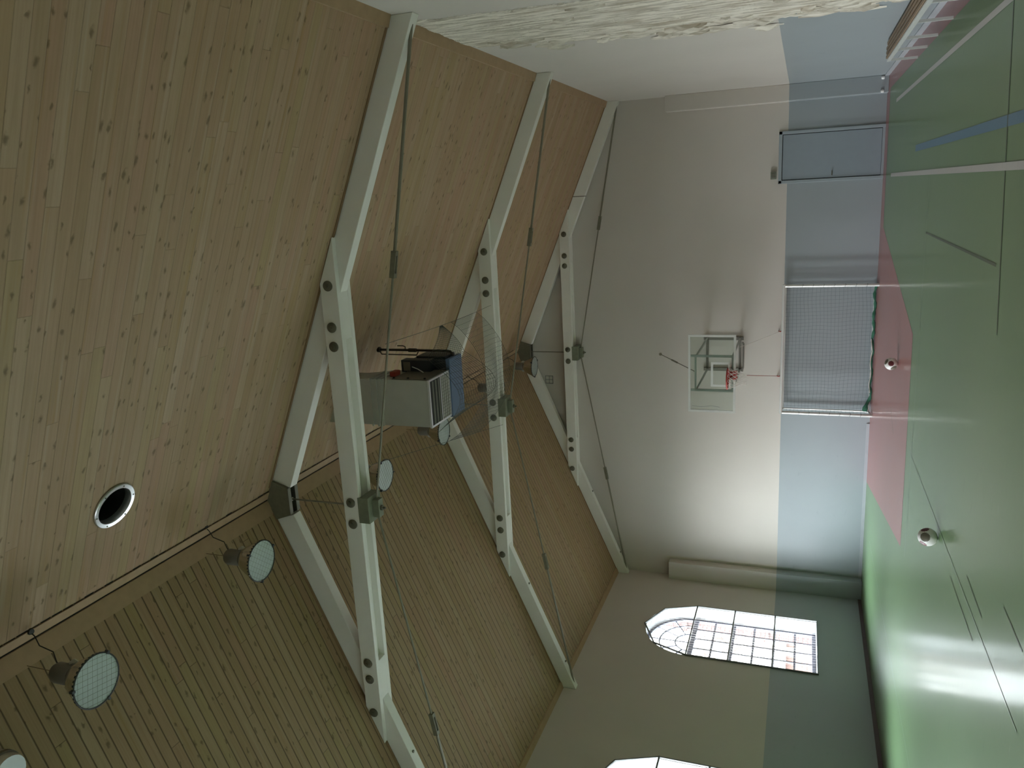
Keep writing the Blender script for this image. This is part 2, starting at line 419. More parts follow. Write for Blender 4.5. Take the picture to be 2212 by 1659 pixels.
for k in range(90):                             # loose curled flakes along the band
    z = random.uniform(.9, 6.0); yf, yn = interp(FAR, z), interp(NEAR, z)
    y = yf + random.uniform(-.5, .25) if random.random() < .7 else random.uniform(yn, yf)
    L, wd, lift = random.uniform(.12, .55), random.uniform(.03, .11), random.uniform(.02, .07)
    a = random.uniform(-.25, .25)
    q = []
    for i in range(5):
        u = i / 4 - .5; ww = wd * (1 - (2 * u) ** 2 * .8)
        for sgn in (-1, 1):
            yy = y + sgn * ww / 2 + a * u * L; zz = min(6.2, z + u * L)
            q.append((W - .012 - (lift if sgn > 0 else .003) * (1 - abs(u)), yy, zz))
    pb.faces(q, [(2 * i, 2 * i + 1, 2 * i + 3, 2 * i + 2) for i in range(4)])
pl = pb.build('peeling_plaster', M['plaster'], wall_right); pl['label'] = 'cream flaking plaster band'

# ------------------------------------------------------------------ boarded ceiling
HX, HY, HR = 7.46, -14.27, .225                 # round hole in the right slope
c = MB()
c.face([(0, YB, H), (0, 0, H), (CX, 0, R), (CX, YB, R)], 1)
def pr(x, y): return (x, y, zc(x))
q = .34; X0, X1, Y0, Y1 = HX - q, HX + q, HY - q, HY + q
for (xa, xb, ya, yb) in ((CX, X0, YB, 0), (X1, W, YB, 0), (X0, X1, YB, Y0), (X0, X1, Y1, 0)):
    c.face([pr(xa, ya), pr(xa, yb), pr(xb, yb), pr(xb, ya)])
n = 32
for i in range(n):
    a0, a1 = 2 * pi * i / n, 2 * pi * (i + 1) / n
    def sq(a):
        k = q / max(abs(math.cos(a)), abs(math.sin(a))); return pr(HX + k * math.cos(a), HY + k * math.sin(a))
    def ci(a): return pr(HX + HR * math.cos(a) * .92, HY + HR * math.sin(a))
    c.face([ci(a0), ci(a1), sq(a1), sq(a0)])
ceiling = struct(c.build('ceiling', [M['wood_r'], M['wood_l']]), 'pine boarded double pitched ceiling')
rb = MB(); rb.box(-WT - .1, W + .4, YB - .3, .3, R + .4, R + .45)
rb.face([(-WT, YB - .3, H + .05), (-WT, .3, H + .05), (CX, .3, R + .3), (CX, YB - .3, R + .3)])
rb.face([(W + .3, YB - .3, H + .05), (W + .3, .3, H + .05), (CX, .3, R + .3), (CX, YB - .3, R + .3)])
rb.build('roof_deck', M['tile'], ceiling)
# trims: eaves boards, ridge boards, strips beside each truss
TY = [-16.72, -11.135, -5.68, -.175]              # truss centre lines
tn = 3
def trim(b, mat):
    global tn
    o = struct(b.build('trim_%d' % tn, M[mat])); tn += 1; return o
bays = [(YB, TY[0] - .10), (TY[0] + .10, TY[1] - .10), (TY[1] + .10, TY[2] - .10), (TY[2] + .10, TY[3] - .10)]
for a, bb in bays:
    for side in (0, 1):
        f = (lambda x: x) if side == 0 else (lambda x: W - x)
        rw = .125
        e = MB(); e.prism_y([(f(x), z) for x, z in ((0, H - .015), (.14, zc(.14) - .030), (.14, zc(.14)), (0, H))], a, bb); trim(e, 'trimwood')
        e = MB(); e.prism_y([(f(x), z) for x, z in ((CX - rw, zc(CX - rw)), (CX - rw, zc(CX - rw) - .022), (CX - .012, zc(CX - .012) - .022), (CX - .012, zc(CX - .012)))], a, bb)
        if side == 0: e.prism_y([(CX - .215, zc(CX - .215)), (CX - .215, zc(CX - .215) - .010), (CX - .126, zc(CX - .126) - .014), (CX - .126, zc(CX - .126))], a, bb)
        trim(e, 'trimwood')
    for yy in ((a, bb) if a > YB else (bb,)):
        y0, y1 = (yy, yy + .035) if yy == a else (yy - .035, yy)
        e = MB()
        for f in ((lambda x: x), (lambda x: W - x)):
            e.prism_y([(f(.14), zc(.14) - .014), (f(CX - .20), zc(CX - .20) - .014), (f(CX - .20), zc(CX - .20)), (f(.14), zc(.14))], y0, y1)
        trim(e, 'trimdark')
# dark edge along the ridge board on the right slope (ragged board ends)
e = MB()
for k in range(180):
    y0 = YB + .135 * k; y1 = y0 + .12
    if y1 > -.1: break
    w = random.uniform(.006, .020)
    x = CX + .127
    e.face([(x, y0, zc(x) - .002), (x, y1, zc(x) - .002), (x + w, y1, zc(x + w) - .002), (x + w, y0, zc(x + w) - .002)])
e.face([(CX - .012, YB, R - .010), (CX - .012, -.1, R - .010), (CX + .012, -.1, R - .010), (CX + .012, YB, R - .010)])
e.build('board_end_gaps', M['black'], ceiling)

# round vent hole with aluminium collar
slope = math.atan(S)
vh = thing('ceiling_vent', (HX, HY, zc(HX)), 'round black vent opening with shiny metal collar in the boarded ceiling', 'vent')
vh.rotation_euler = (0, slope, 0)
b = MB(); b.lathe([(.262, -.004), (.262, -.020), (.255, -.026), (.215, -.022), (.208, -.010), (.208, .06)], n=40); b.build('collar', M['alu'], vh)
b = MB(); b.lathe([(.209, -.012), (.209, .24), (0, .24)], n=40); b.build('duct', M['black'], vh)
for k in range(6):
    t = k * pi / 3 + .3; b = MB(); b.lathe([(0, -.030), (.008, -.030), (.008, -.022)], (.238 * math.cos(t), .238 * math.sin(t), 0), 8); b.build('screw', M['bolt'], vh)

# ------------------------------------------------------------------ roof trusses
RD = .305                                       # rafter depth (vertical)
CB, CT = 7.33, 7.585                            # collar underside / top
def xce(z): return (z - H) / S
OR = (CX, 0, H)
tr = thing('roof_truss', (CX, TY[1], H), 'white timber roof truss nearest to the viewer, with thick tie rods', 'roof truss', 'white roof trusses across the hall')
for f in ((lambda x: x), (lambda x: W - x)):
    b = MB(); b.prism_y([(f(0.002), H), (f(5.99), zc(5.99)), (f(6.08), zc(5.99) - .30), (f(0.002), H - .285)], -.083, .083)
    rf = b.build('rafter', M['white'], tr, OR, bevel=.008)
    for xx in (.6, 2.35, 5.62) if f(0) == 0 else ():
        b = MB(); b.lathe([(0, -.02), (.022, -.02), (.022, .0)], (f(xx), 0.0, zc(xx) - RD), 10); b.build('bolt_head', M['bolt'], rf, OR)
for s0, s1 in ((-.168, -.085), (.085, .168)):
    b = MB(); b.prism_y([(xce(CB + .01), CB), (W - xce(CB + .01), CB), (W - xce(CT + .012), CT), (xce(CT + .012), CT)], s0, s1)
    b.build('collar_plank', M['white'], tr, OR, bevel=.007)
b = MB()
for f in ((lambda x: x), (lambda x: W - x)):
    b.prism_y([(f(3.24), CB + .003), (f(3.88), CB + .003), (f(3.88), CT - .01), (f(3.84), CT - .01)], -.0848, .0848)
b.prism_y([(3.88, CB + .10), (W - 3.88, CB + .10), (W - 3.88, CT - .02), (3.88, CT - .02)], -.0848, .0848)
b.build('packing_piece', M['white'], tr, OR)
for x in (3.04, 3.60, 3.87, 6.07, 6.39, 8.61, 8.87, 9.42):
    b = MB(); b.lathe([(.0, -.200), (.022, -.200), (.026, -.188), (.060, -.186), (.070, -.178), (.070, -.167)], (x, 0, 7.468 if 3.3 < x < 9.2 else 7.462), 20, axis='y')
    b.build('bolt', M['bolt'], tr, OR)
# ridge shoe
b = MB(); pent = [(CX, R - .012), (CX + .30, 8.815), (CX + .21, 8.56), (CX - .21, 8.56), (CX - .30, 8.815)]
b.prism_y(pent, -.118, -.098); b.prism_y(pent, .098, .118)
for sg in (-1, 1):
    b.prism_y([(CX + sg * .29, 8.80), (CX + sg * .275, 8.806), (CX + sg * .195, 8.555), (CX + sg * .21, 8.55)], -.1, .1)
b.build('ridge_shoe', M['steel'], tr, OR)
b = MB(); b.box(CX - .20, CX + .20, -.118, -.05, 8.545, 8.56); b.box(CX - .20, CX + .20, .05, .118, 8.545, 8.56); b.build('shoe_lip', M['galvdark'], tr, OR)
b = MB(); b.tube([(CX, 0, 8.82), (CX, 0, 7.5)], .013, 8); b.lathe([(0, 8.57), (.03, 8.57), (.03, 8.62), (0, 8.62)], (CX, 0, 0), 8); b.build('hanger_rod', M['rod'], tr, OR)
# centre saddle under the collar
b = MB()
b.box(CX - .19, CX + .19, -.172, -.15, 7.19, 7.36); b.box(CX - .19, CX + .19, .15, .172, 7.19, 7.36); b.box(CX - .19, CX + .19, -.15, .15, 7.19, 7.325)
b.box(CX - .13, CX + .13, -.06, .06, 7.09, 7.19)
sd = b.build('saddle', M['saddle'], tr, OR, bevel=.006)
b = MB(); b.lathe([(0, 7.02), (.016, 7.02), (.016, 7.06), (.04, 7.06), (.04, 7.10), (0, 7.10)], (CX, 0, 0), 8); b.build('nut', M['bolt'], sd, OR)
# tie rods with turnbuckles
for f in ((lambda x: x), (lambda x: W - x)):
    A, B = Vector((f(.10), 0, 6.04)), Vector((f(CX - .15), 0, 7.145))
    P = lambda t: A + (B - A) * t
    t0, t1 = (2.74 - .10) / (CX - .25), (3.08 - .10) / (CX - .25)
    b = MB(); b.tube([P(0), P(t0 + .01)], .022, 8); b.tube([P(t1 - .01), P(1)], .016, 8)
    rd = b.build('tie_rod', M['rod'], tr, OR)
    d = (B - A).normalized(); up = Vector((0, 0, 1)) - d * d.z; up.normalize()
    b = MB()
    def obox(c, hx, hy, hz):
        vs = [c + d * (sx * hx) + Vector((0, sy * hy, 0)) + up * (sz * hz) for sz in (-1, 1) for sy in (-1, 1) for sx in (-1, 1)]
        b.faces(vs, [(0, 2, 3, 1), (4, 5, 7, 6), (0, 1, 5, 4), (2, 6, 7, 3), (0, 4, 6, 2), (1, 3, 7, 5)])
    mid, hl = P((t0 + t1) / 2), (P(t1) - P(t0)).length / 2
    for sg in (-1, 1):
        obox(mid + Vector((0, sg * .028, 0)), hl, .010, .034); obox(mid + d * (sg * (hl - .03)), .03, .03, .034)
    b.build('turnbuckle', M['steel'], rd, OR)
t2 = copy_tree(tr); t2.location = (CX, TY[2], H); t2['label'] = 'middle white timber roof truss, the one in front of which the blue heater hangs'
t2['label'] = 'middle white roof truss, crossing the hall just beyond the hanging heater and net'
t3 = copy_tree(tr)
b = MB(); zb = zc(2.22); b.box(W - 2.230, W - 2.212, -.086, .086, zb - RD - .003, zb - .002)
b.build('scarf_strap', M['bolt'], t3, OR)
t3.location = (CX, TY[3], H); t3['label'] = 'farthest white roof truss, close against the end wall'

# ------------------------------------------------------------------ pendant lamps along the ridge
GRP = 'bell lamps hanging along the ridge'
def make_lamp(label):
    t = thing('pendant_lamp', (0, 0, 0), label, 'lamp', GRP)      # origin at the glass
    b = MB(); b.lathe([(.262, .0), (.268, .004), (.268, .022), (.258, .026), (.235, .07), (.20, .15), (.155, .235), (.115, .285), (.088, .305), (.085, .318)], n=40)
    b.build('reflector', M['mirror'], t)
    b = MB(); b.lathe([(0, .005), (.255, .005), (.255, .015), (0, .015)], n=40); b.build('glass', M['lens'], t)
    b = MB(); b.lathe([(.262, -.003), (.268, .0), (.268, .018), (.262, .022), (.254, .018), (.254, -.003), (.262, -.003)], n=40)
    rim = b.build('rim', M['cable'], t)
    for k in range(3):
        a = .5 + k * 2 * pi / 3; b = MB(); b.box(-.018, .018, -.012, .012, -.012, .03)
        c_ = b.build('clip', M['navy'], rim); c_.location = (.266 * math.cos(a), .266 * math.sin(a), 0); c_.rotation_euler = (0, 0, a)
    b = MB()
    for k in range(-4, 5):
        x = k * .055; L = math.sqrt(.255 ** 2 - x * x); b.tube([(x, -L, -.004), (x, L, -.004)], .0016, 4)
    for k in range(-4, 5):
        x = k * .055; L = math.sqrt(.255 ** 2 - x * x); b.tube([(-L, x, -.006), (L, x, -.006)], .0009, 4)
    b.build('wire_guard', M['bolt'], t)
    b = MB(); b.lathe([(0, .318), (.088, .318), (.10, .335), (.102, .50), (.085, .535), (.03, .55), (0, .55)], n=28); b.build('gear_housing', M['lamp'], t)
    b = MB(); b.tube([(0, 0, .55), (0, 0, zc(6.08) - 7.93)], .004, 6); b.build('suspension', M['trimdark'], t)
    for a in (.5, 2.9):
        b = MB(); b.tube([(.10 * math.cos(a), .10 * math.sin(a), .37), (.125 * math.cos(a), .125 * math.sin(a), .33), (.12 * math.cos(a), .12 * math.sin(a), .27)], [.026, .03, .012], 8); b.build('bracket', M['galv'], t)
    b = MB(); e = Vector((CX - 6.08 + .12, .10, 8.87 - 7.94)); p0 = Vector((.05, .03, .52))
    pts = [e, e + Vector((-.05, 0, -.06)), e + Vector((-.12, -.03, -.14)), p0 + Vector((.10, .06, .12)), p0 + Vector((.04, .02, .05)), p0]
    b.tube(pts, .006, 6); b.lathe([(0, .0), (.03, 0), (.035, .02), (.012, .05)], tuple(e + Vector((0, 0, -.03))), 10)
    b.build('cable', M['cable'], t)
    return t
LZ = 8.02
lamps = [(-15.27, 6.10, 7.91, 'bell lamp nearest the viewer, below the round ceiling vent, its glass wholly clear of beams'),
         (-12.66, 6.10, 7.98, 'bell lamp between the nearest lamp and the nearest truss'),
         (-9.44, 6.09, 7.98, 'bell lamp just beyond the nearest truss collar, glass beside its tie rod'),
         (-7.01, 6.10, 8.04, 'bell lamp half hidden behind the grey heater box'),
         (-3.95, 6.2, 8.03, 'bell lamp mostly hidden behind the collar of the middle truss'),
         (-1.20, 6.10, 8.13, 'farthest bell lamp, under the ridge at the far truss by the end wall')]
L0 = make_lamp(lamps[0][3])
for i, (y, x, lz, lab) in enumerate(lamps):
    o = L0 if i == 0 else copy_tree(L0)
    o['label'] = lab; o.location = (x, y, lz)
for i, o in enumerate([x for x in COL.objects if x.get('group') == GRP]):
    o.rotation_euler = (0, 0, 0)
    for ch in o.children:
        if ch.name.startswith(('wire_guard', 'rim')): ch.rotation_euler = (0, 0, .2 + .5 * i)

# ------------------------------------------------------------------ hanging air heater
HO = (7.48, -9.3, 6.58)
ah = thing('air_heater', HO, 'hanging warm air heater, grey sheet metal duct box with blue casing, between two trusses', 'heater')
b = MB()
x0, x1 = 7.12, 7.84
prof = [(-9.95, 6.80), (-9.24, 6.80), (-9.24, 7.48), (-9.55, 8.05)]
vs = [(x, y, z) for x in (x0, x1) for y, z in prof] + [(x, y, zc(x) - .002) for x in (x0, x1) for y in (-9.55, -9.95)]
# indices: left 0-3, right 4-7, top left 8(-9.55),9(-9.95), right 10,11
b.faces(vs, [(0, 3, 2, 1), (4, 5, 6, 7), (0, 9, 8, 3), (4, 7, 10, 11), (0, 4, 11, 9), (1, 2, 6, 5), (2, 3, 7, 6), (3, 8, 10, 7)])
dk = b.build('duct', [M['galv']], ah, HO)
b = MB()
for z, t in ((7.60, .012), (7.68, .02), (7.78, .02)):
    b.box(x0 - t, x1 + t, -9.95 - t, -9.95 + .002, z, z + .03); b.box(x1, x1 + t, -9.95, -9.42, z, z + .03)
b.box(x0 - .03, x1 + .03, -9.975, -9.95, 8.05, 8.07); b.build('flange', M['galv'], dk, HO)
b = MB(); b.box(x1 + .001, x1 + .012, -9.93, -9.26, 6.84, 7.42); b.build('side_panel', M['galvdark'], dk, HO)
for z in (6.88, 7.16, 7.40):
    b = MB(); b.lathe([(0, 0), (.018, 0), (.018, .02), (0, .024)], (x1 + .012, -9.9, z), 8, axis='x'); b.build('knob', M['black'], dk, HO)
b = MB()                                         # outlet frame and slats in the underside
b.box(x0 - .01, x1 + .01, -9.965, -9.93, 6.785, 6.815); b.box(x0 - .01, x1 + .01, -9.26, -9.235, 6.785, 6.815)
b.box(x0 - .01, x0 + .02, -9.95, -9.24, 6.785, 6.815); b.box(x1 - .02, x1 + .01, -9.95, -9.24, 6.785, 6.815)
b.box(x0, x1, -9.585, -9.56, 6.785, 6.812)
fr = b.build('outlet_frame', M['alu'], ah, HO)
b = MB(); b.box(x0 + .02, x1 - .02, -9.93, -9.585, 6.787, 6.7985); b.build('outlet_opening', M['black'], fr, HO)
for y in (-9.86, -9.76, -9.66):
    b = MB(); b.prism_x([(y, 6.786), (y + .018, 6.770), (y + .022, 6.772), (y + .004, 6.788)], x0 + .03, x1 - .03); b.build('slat', M['lamp'], fr, HO)
b = MB(); b.box(x0 + .02, x1 - .02, -9.56, -9.26, 6.79, 6.799)
gl = b.build('filter_panel', M['galv'], fr, HO)
b = MB()
for k in range(14): b.box(x0 + .04 + k * .05, x0 + .043 + k * .05, -9.56, -9.26, 6.785, 6.791)
for k in range(4): b.box(x0 + .02, x1 - .02, -9.54 + k * .07, -9.535 + k * .07, 6.785, 6.791)
b.build('filter_wire', M['galvdark'], gl, HO)
b = MB(); b.box(7.08, 8.02, -9.235, -8.76, 6.77, 6.84); b.build('casing', M['blue'], ah, HO, bevel=.012)
b = MB(); b.box(7.10, 8.00, -9.235, -8.78, 6.84, 7.46); b.build('shaded_casing', M['navy'], ah, HO, bevel=.012)  # blue unit above the pan, coloured navy for its shaded side
b = MB(); b.box(7.84, 8.03, -9.42, -9.24, 7.02, 7.52); cb = b.build('control_box', M['navy'], ah, HO, bevel=.008)
b = MB(); b.box(7.86, 8.0, -9.425, -9.42, 7.36, 7.48); b.build('face_plate', M['galvdark'], cb, HO)
b = MB(); b.box(8.0, 8.05, -9.2, -8.82, 6.86, 7.36); b.build('shaded_side', M['navy'], ah, HO, bevel=.006)  # navy sheet painting the shade on the unit's right side
b = MB(); b.box(7.84, 7.92, -9.78, -9.60, 7.44, 7.54); b.build('red_handle', M['redd'], ah, HO, bevel=.015)
PX, PY = 8.10, -8.98
b = MB(); zt = zc(PX)
b.tube([(PX, PY, zt - .005), (PX, PY, 7.05), (PX, PY, 6.92), (PX - .01, PY, 6.86), (PX - .04, PY, 6.83), (PX - .09, PY, 6.82)], .020, 10)
b.tube([(PX, PY, 7.60), (PX, PY, 7.46)], .032, 10); b.lathe([(0, zt - .05), (.045, zt - .05), (.045, zt - .002)], (PX, PY, 0), 10)
gp = b.build('gas_pipe', M['pipe'], ah, HO)
b = MB(); b.tube([(PX, PY, 7.66), (PX + .055, PY, 7.66), (PX + .07, PY, 7.70), (PX + .07, PY, 7.80)], .009, 6); b.build('lever', M['pipe'], gp, HO)
b = MB(); b.tube([(PX - .01, PY, zt - .03), (PX - .07, PY - .02, zt - .08), (PX - .075, PY - .02, 7.45), (PX - .02, PY - .02, 7.42)], .010, 8); b.build('thin_pipe', M['pipe'], ah, HO)
b = MB(); b.tube([(7.86, -9.5, 7.1), (7.90, -9.45, 7.22), (7.93, -9.44, 7.32)], .008, 6); b.build('white_lead', M['whitem'], ah, HO)

# ------------------------------------------------------------------ ball net slung under the heater
NO = (7.6, -8.2, 6.3)
nt_ = thing('safety_net', NO, 'fine grey ball net slung on wires beneath the hanging heater', 'net')
WA, WB = Vector((8.63, -11.16, 6.77)), Vector((8.37, -5.72, 7.40))
LA, LB = Vector((6.9, -11.10, 7.20)), Vector((5.9, -5.74, 7.32))
def wr(t): return WA + (WB - WA) * t - Vector((0, 0, .10 * math.sin(pi * min(1, t / .95)))) + Vector((0, 0, .0))
def wl_(t): return LA + (LB - LA) * t
for f in (wr, wl_):
    b = MB(); b.tube([f(i / 24) for i in range(25)], .004, 5); b.build('support_wire', M['netg'], nt_, NO)
def net_panel(F, nu, nv, r=.0024):
    b = MB()
    for i in range(nu + 1): b.tube([F(i / nu, j / 20) for j in range(21)], r if 0 < i < nu else r * 1.6, 3)
    for j in range(nv + 1): b.tube([F(i / 12, j / nv) for i in range(13)], r, 3)
    return b.build('net_panel', M['netg'], nt_, NO)
def hammock(u, v):
    a, c = wr(.46 + .29 * u), wl_(.50 + .24 * u)
    p = a + (c - a) * v; sag = 1.0 + .05 * math.sin(u * 7)
    p.z -= sag * .62 * math.sin(pi * v) ** .8; p.y += .05 * math.sin(3 * v)
    return p
net_panel(hammock, 22, 30)
def near_fold(u, v):
    top = wr(.36 + .02 * u)
    lo = Vector((8.06 - .02 * u, -9.45 + .75 * u, 7.04 - .30 * u))
    if v < .5: p = top + (lo - top) * (v / .5); p.z -= .05 * math.sin(pi * v / .5)
    else:
        e = Vector((6.88 + .1 * u, -9.45 + .75 * u, 6.95)); w = (v - .5) / .5
        m = lo + (e - lo) * w; m.z = lo.z + (e.z - lo.z) * w - .62 * math.sin(pi * w) * (.75 + .25 * u); p = m
    return p
net_panel(near_fold, 16, 30)

# small ventilation fitting near the ridge at the left of the nearest lamp
VO = (5.62, -16.05, 8.2)
vf = thing('duct_fitting', VO, 'pale sheet metal duct fitting under the boards at the picture corner', 'duct fitting')
b = MB(); b.lathe([(.0, 0), (.15, 0), (.16, .03), (.16, zc(5.44) - 8.2)], n=24); b.build('spigot', M['alu'], vf)
b = MB(); b.lathe([(.163, .08), (.175, .09), (.175, .13), (.163, .14)], n=24); b.build('clamp', M['galvdark'], vf)

# ------------------------------------------------------------------ windows
def make_window(i, yc):
    root = bpy.data.objects.new('window_%d' % i, None); COL.objects.link(root); root.location = (0, yc, ZS)
    struct(root, 'round-arched window with a bar guard' + (', the one wholly in view' if i == 1 else ''))
    O = (0, yc, ZS); gx = -.36
    r_in = 1.06
    b = MB()
    P = [(yc - r_in, ZS + .03)] + arch(yc, r_in) + [(yc + r_in, ZS + .03)]
    b.tube([(gx, y, z) for y, z in P], .042, 4, closed=True)
    for k in (-1, 0, 1): pass
    b.box(gx - .04, gx + .04, yc - r_in, yc + r_in, ZP - .055, ZP + .055)
    b.box(gx - .035, gx + .035, yc - r_in, yc + r_in, ZS + .0, ZS + .09)
    for z in (ZS + .95, ZS + 1.9): b.box(gx - .028, gx + .028, yc - r_in, yc + r_in, z - .02, z + .02)
    b.build('frame', M['frame'], root, O)
    b = MB()
    for k in range(1, 5):
        y = yc - r_in + 2 * r_in * k / 5; b.box(gx - .014, gx + .014, y - .026, y + .026, ZS + .05, ZP)
    for k in range(1, 6):
        z = ZS + (ZP - ZS) * k / 6; b.box(gx - .014, gx + .014, yc - r_in, yc + r_in, z - .023, z + .023)
    for rr in (.38, .76): b.tube([(gx, y, z) for y, z in arch(yc, rr, ZP + .02)], .022, 4)
    for k in range(1, 6):
        a = pi * k / 6; b.tube([(gx, yc - .38 * math.cos(a), ZP + .38 * math.sin(a)), (gx, yc - r_in * math.cos(a), ZP + r_in * math.sin(a))], .020, 4)
    b.tube([(gx, yc, ZP), (gx, yc, ZP + r_in)], .022, 4)
    b.build('glazing_bars', M['frame'], root, O)
    b = MB(); b.face([(gx - .005, y, z) for y, z in P]); b.build('pane', M['glass'], root, O)
    # bar guard fixed on the wall face: a seven-cornered frame with three crossbars and a net
    G_ = [(yc - 1.12, ZS - .02), (yc - 1.12, ZP), (yc - .80, ZP + .78), (yc, ZP + 1.14), (yc + .80, ZP + .78), (yc + 1.12, ZP), (yc + 1.12, ZS - .02)]
    b = MB(); b.tube([(.022, y, z) for y, z in G_], .022, 4, closed=True)
    for z in (ZP, ZP - .93, ZP - 1.88): b.tube([(.030, yc - 1.13, z), (.030, yc + 1.13, z)], .022, 4)
    gf = b.build('guard_frame', M['guard'], root, O)
    b = MB()
    def ztop(y):
        y = abs(y - yc); return ZP + 1.14 - .36 * y / .8 if y < .8 else ZP + .78 - .78 * (y - .8) / .32
    for k in range(1, 22):
        y = yc - 1.12 + 2.24 * k / 22; b.tube([(.022, y, ZS - .02), (.022, y, ztop(y))], .0020, 3)
    for k in range(1, 38):
        z = ZS + (ZP + 1.1 - ZS) * k / 38
        w = 1.12 if z < ZP else (1.12 - .32 * (z - ZP) / .78 if z < ZP + .78 else .8 * (1 - (z - ZP - .78) / .36))
        b.tube([(.022, yc - w, z), (.022, yc + w, z)], .0020, 3)
    b.build('guard_net', M['netw'], gf, O)
    return root
w1 = make_window(1, WY[0])
for i, yc in enumerate(WY[1:]):
    w = copy_tree(w1); w.name = 'window_%d' % (i + 2); w.location = (0, yc, ZS); w['label'] = 'round-arched window with a bar guard, further along the wall'

# ------------------------------------------------------------------ door and small wall fittings
dr = bpy.data.objects.new('door_1', None); COL.objects.link(dr); dr.location = (10.98, 0, 0); struct(dr, 'blue grey flush door in the end wall')
DO = (10.98, 0, 0)
b = MB(); b.box(10.39, 10.46, -.045, 0, 0, 2.25); b.box(11.50, 11.57, -.045, 0, 0, 2.25); b.box(10.39, 11.57, -.045, 0, 2.175, 2.25); b.build('door_frame', M['jamb'], dr, DO, bevel=.006)
b = MB(); b.box(10.475, 11.485, -.022, -.002, .06, 2.16); lf = b.build('door_leaf', M['door'], dr, DO, bevel=.004)
b = MB(); b.box(10.455, 11.505, -.010, -.001, .0, 2.18); b.build('shadow_gap', M['black'], dr, DO)
b = MB(); b.tube([(10.53, -.022, 1.08), (10.53, -.07, 1.08), (10.63, -.075, 1.08)], .012, 6); b.build('door_handle', M['bolt'], lf, DO)
b = MB(); b.box(10.46, 11.50, -.03, 0, 0, .055); b.build('threshold', M['jamb'], dr, DO)
b = MB(); b.box(10.50, 10.67, -.10, 0, 2.29, 2.42); b.box(10.53, 10.64, -.11, -.10, 2.31, 2.40, 1)
tag(b.build('emergency_light_box', [paint('box_grey_green', (.20, .21, .16), .5), M['galvdark']], None, (10.585, 0, 2.29), bevel=.01), 'small grey green box on the wall above the blue grey door', 'box')  # emergency light box over the door, not lit
ve = thing('wall_vent', (5.47, -.001, 8.13), 'small square vent grille high on the end wall under the ridge', 'vent')
b = MB(); q = .11
for a, c_ in ((-q, -q + .012), (q - .012, q), (-.005, .005)): b.box(a, c_, -.012, 0, -q, q); b.box(-q, q, -.012, 0, a, c_)
b.build('grille_frame', M['guard'], ve)
b = MB(); b.box(-q + .01, q - .01, -.006, 0, -q + .01, q - .01); b.build('backing', paint('vent_back', (.56, .52, .46), .7), ve)

# ------------------------------------------------------------------ basketball hoop
YBD = -2.30
BO = (6.28, YBD, 3.0)
bh = thing('basketball_hoop', BO, 'wall mounted basketball hoop with clear backboard, white border and red rim', 'basketball hoop')
bx0, bx1, bz0, bz1 = 5.38, 7.18, 2.985, 4.035
b = MB(); b.box(bx0 + .02, bx1 - .02, YBD - .006, YBD + .006, bz0 + .02, bz1 - .02); bd = b.build('backboard', M['acryl'], bh, BO)
b = MB(); t = .05
b.box(bx0, bx1, YBD - .018, YBD + .018, bz0, bz0 + t); b.box(bx0, bx1, YBD - .018, YBD + .018, bz1 - t, bz1)
b.box(bx0, bx0 + t, YBD - .018, YBD + .018, bz0 + t, bz1 - t); b.box(bx1 - t, bx1, YBD - .018, YBD + .018, bz0 + t, bz1 - t)
b.build('border', M['whitem'], bd, BO)
b = MB(); xa, xb, za, zb = 5.985, 6.555, 3.10, 3.53
for q in ((xa, xb, zb - .05, zb), (xa, xb, za, za + .05), (xa, xa + .05, za + .05, zb - .05), (xb - .05, xb, za + .05, zb - .05)):
    b.box(q[0], q[1], YBD - .010, YBD - .0062, q[2], q[3])
b.build('target_square', M['whitem'], bd, BO)
b = MB(); b.tube([(5.52, YBD - .012, 3.95), (5.50, YBD - .012, 3.75), (5.53, YBD - .012, 3.5), (5.505, YBD - .012, 3.33)], .004, 5); b.build('crack', M['guard'], bd, BO)
RC = (6.27, YBD - .40, 3.13)
b = MB(); b.tube([(RC[0] + .225 * math.cos(2 * pi * k / 32), RC[1] + .225 * math.sin(2 * pi * k / 32), RC[2]) for k in range(32)], .017, 8, closed=True)
rim = b.build('rim', M['redp'], bh, BO)
b = MB(); b.box(RC[0] - .10, RC[0] + .10, YBD - .03, YBD - .012, 2.95, 3.15)
b.prism_x([(YBD - .03, 3.13), (YBD - .19, 3.125), (YBD - .19, 3.105), (YBD - .03, 2.98)], RC[0] - .07, RC[0] - .06)
b.prism_x([(YBD - .03, 3.13), (YBD - .19, 3.125), (YBD - .19, 3.105), (YBD - .03, 2.98)], RC[0] + .06, RC[0] + .07)
b.box(RC[0] - .09, RC[0] + .09, YBD - .19, YBD - .03, 3.12, 3.135); b.build('rim_bracket', M['redp'], rim, BO)
b = MB(); N = 12; rows = 6
def np_(k, i): 
    rr = [.222, .205, .18, .155, .135, .122, .128][i]; a = 2 * pi * (k + (i % 2) * .5) / N
    return (RC[0] + rr * math.cos(a), RC[1] + rr * math.sin(a), RC[2] - .008 - i * .068)
for k in range(N):
    for i in range(rows):
        b.tube([np_(k, i), np_(k, i + 1)], .0042, 4); b.tube([np_(k, i), np_(k - 1 + 2 * 0 if i % 2 == 0 else k + 1, i + 1)], .0042, 4)
b.build('basket_net', M['netw'], bh, BO)
fm = M['galv']; fmat = paint('grey_green_frame_paint', (.40, .44, .40), .45, var=.08)
def beam(b, p, q, r=.028): b.tube([p, q], r, 4)
b = MB()
for x in (5.88, 6.68): beam(b, (x, YBD + .06, 3.0), (x, YBD + .06, 4.0), .035)
for z in (3.06, 3.88): beam(b, (5.88, YBD + .06, z), (6.68, YBD + .06, z), .03)
b.build('upright_frame', fmat, bh, BO)
b = MB()
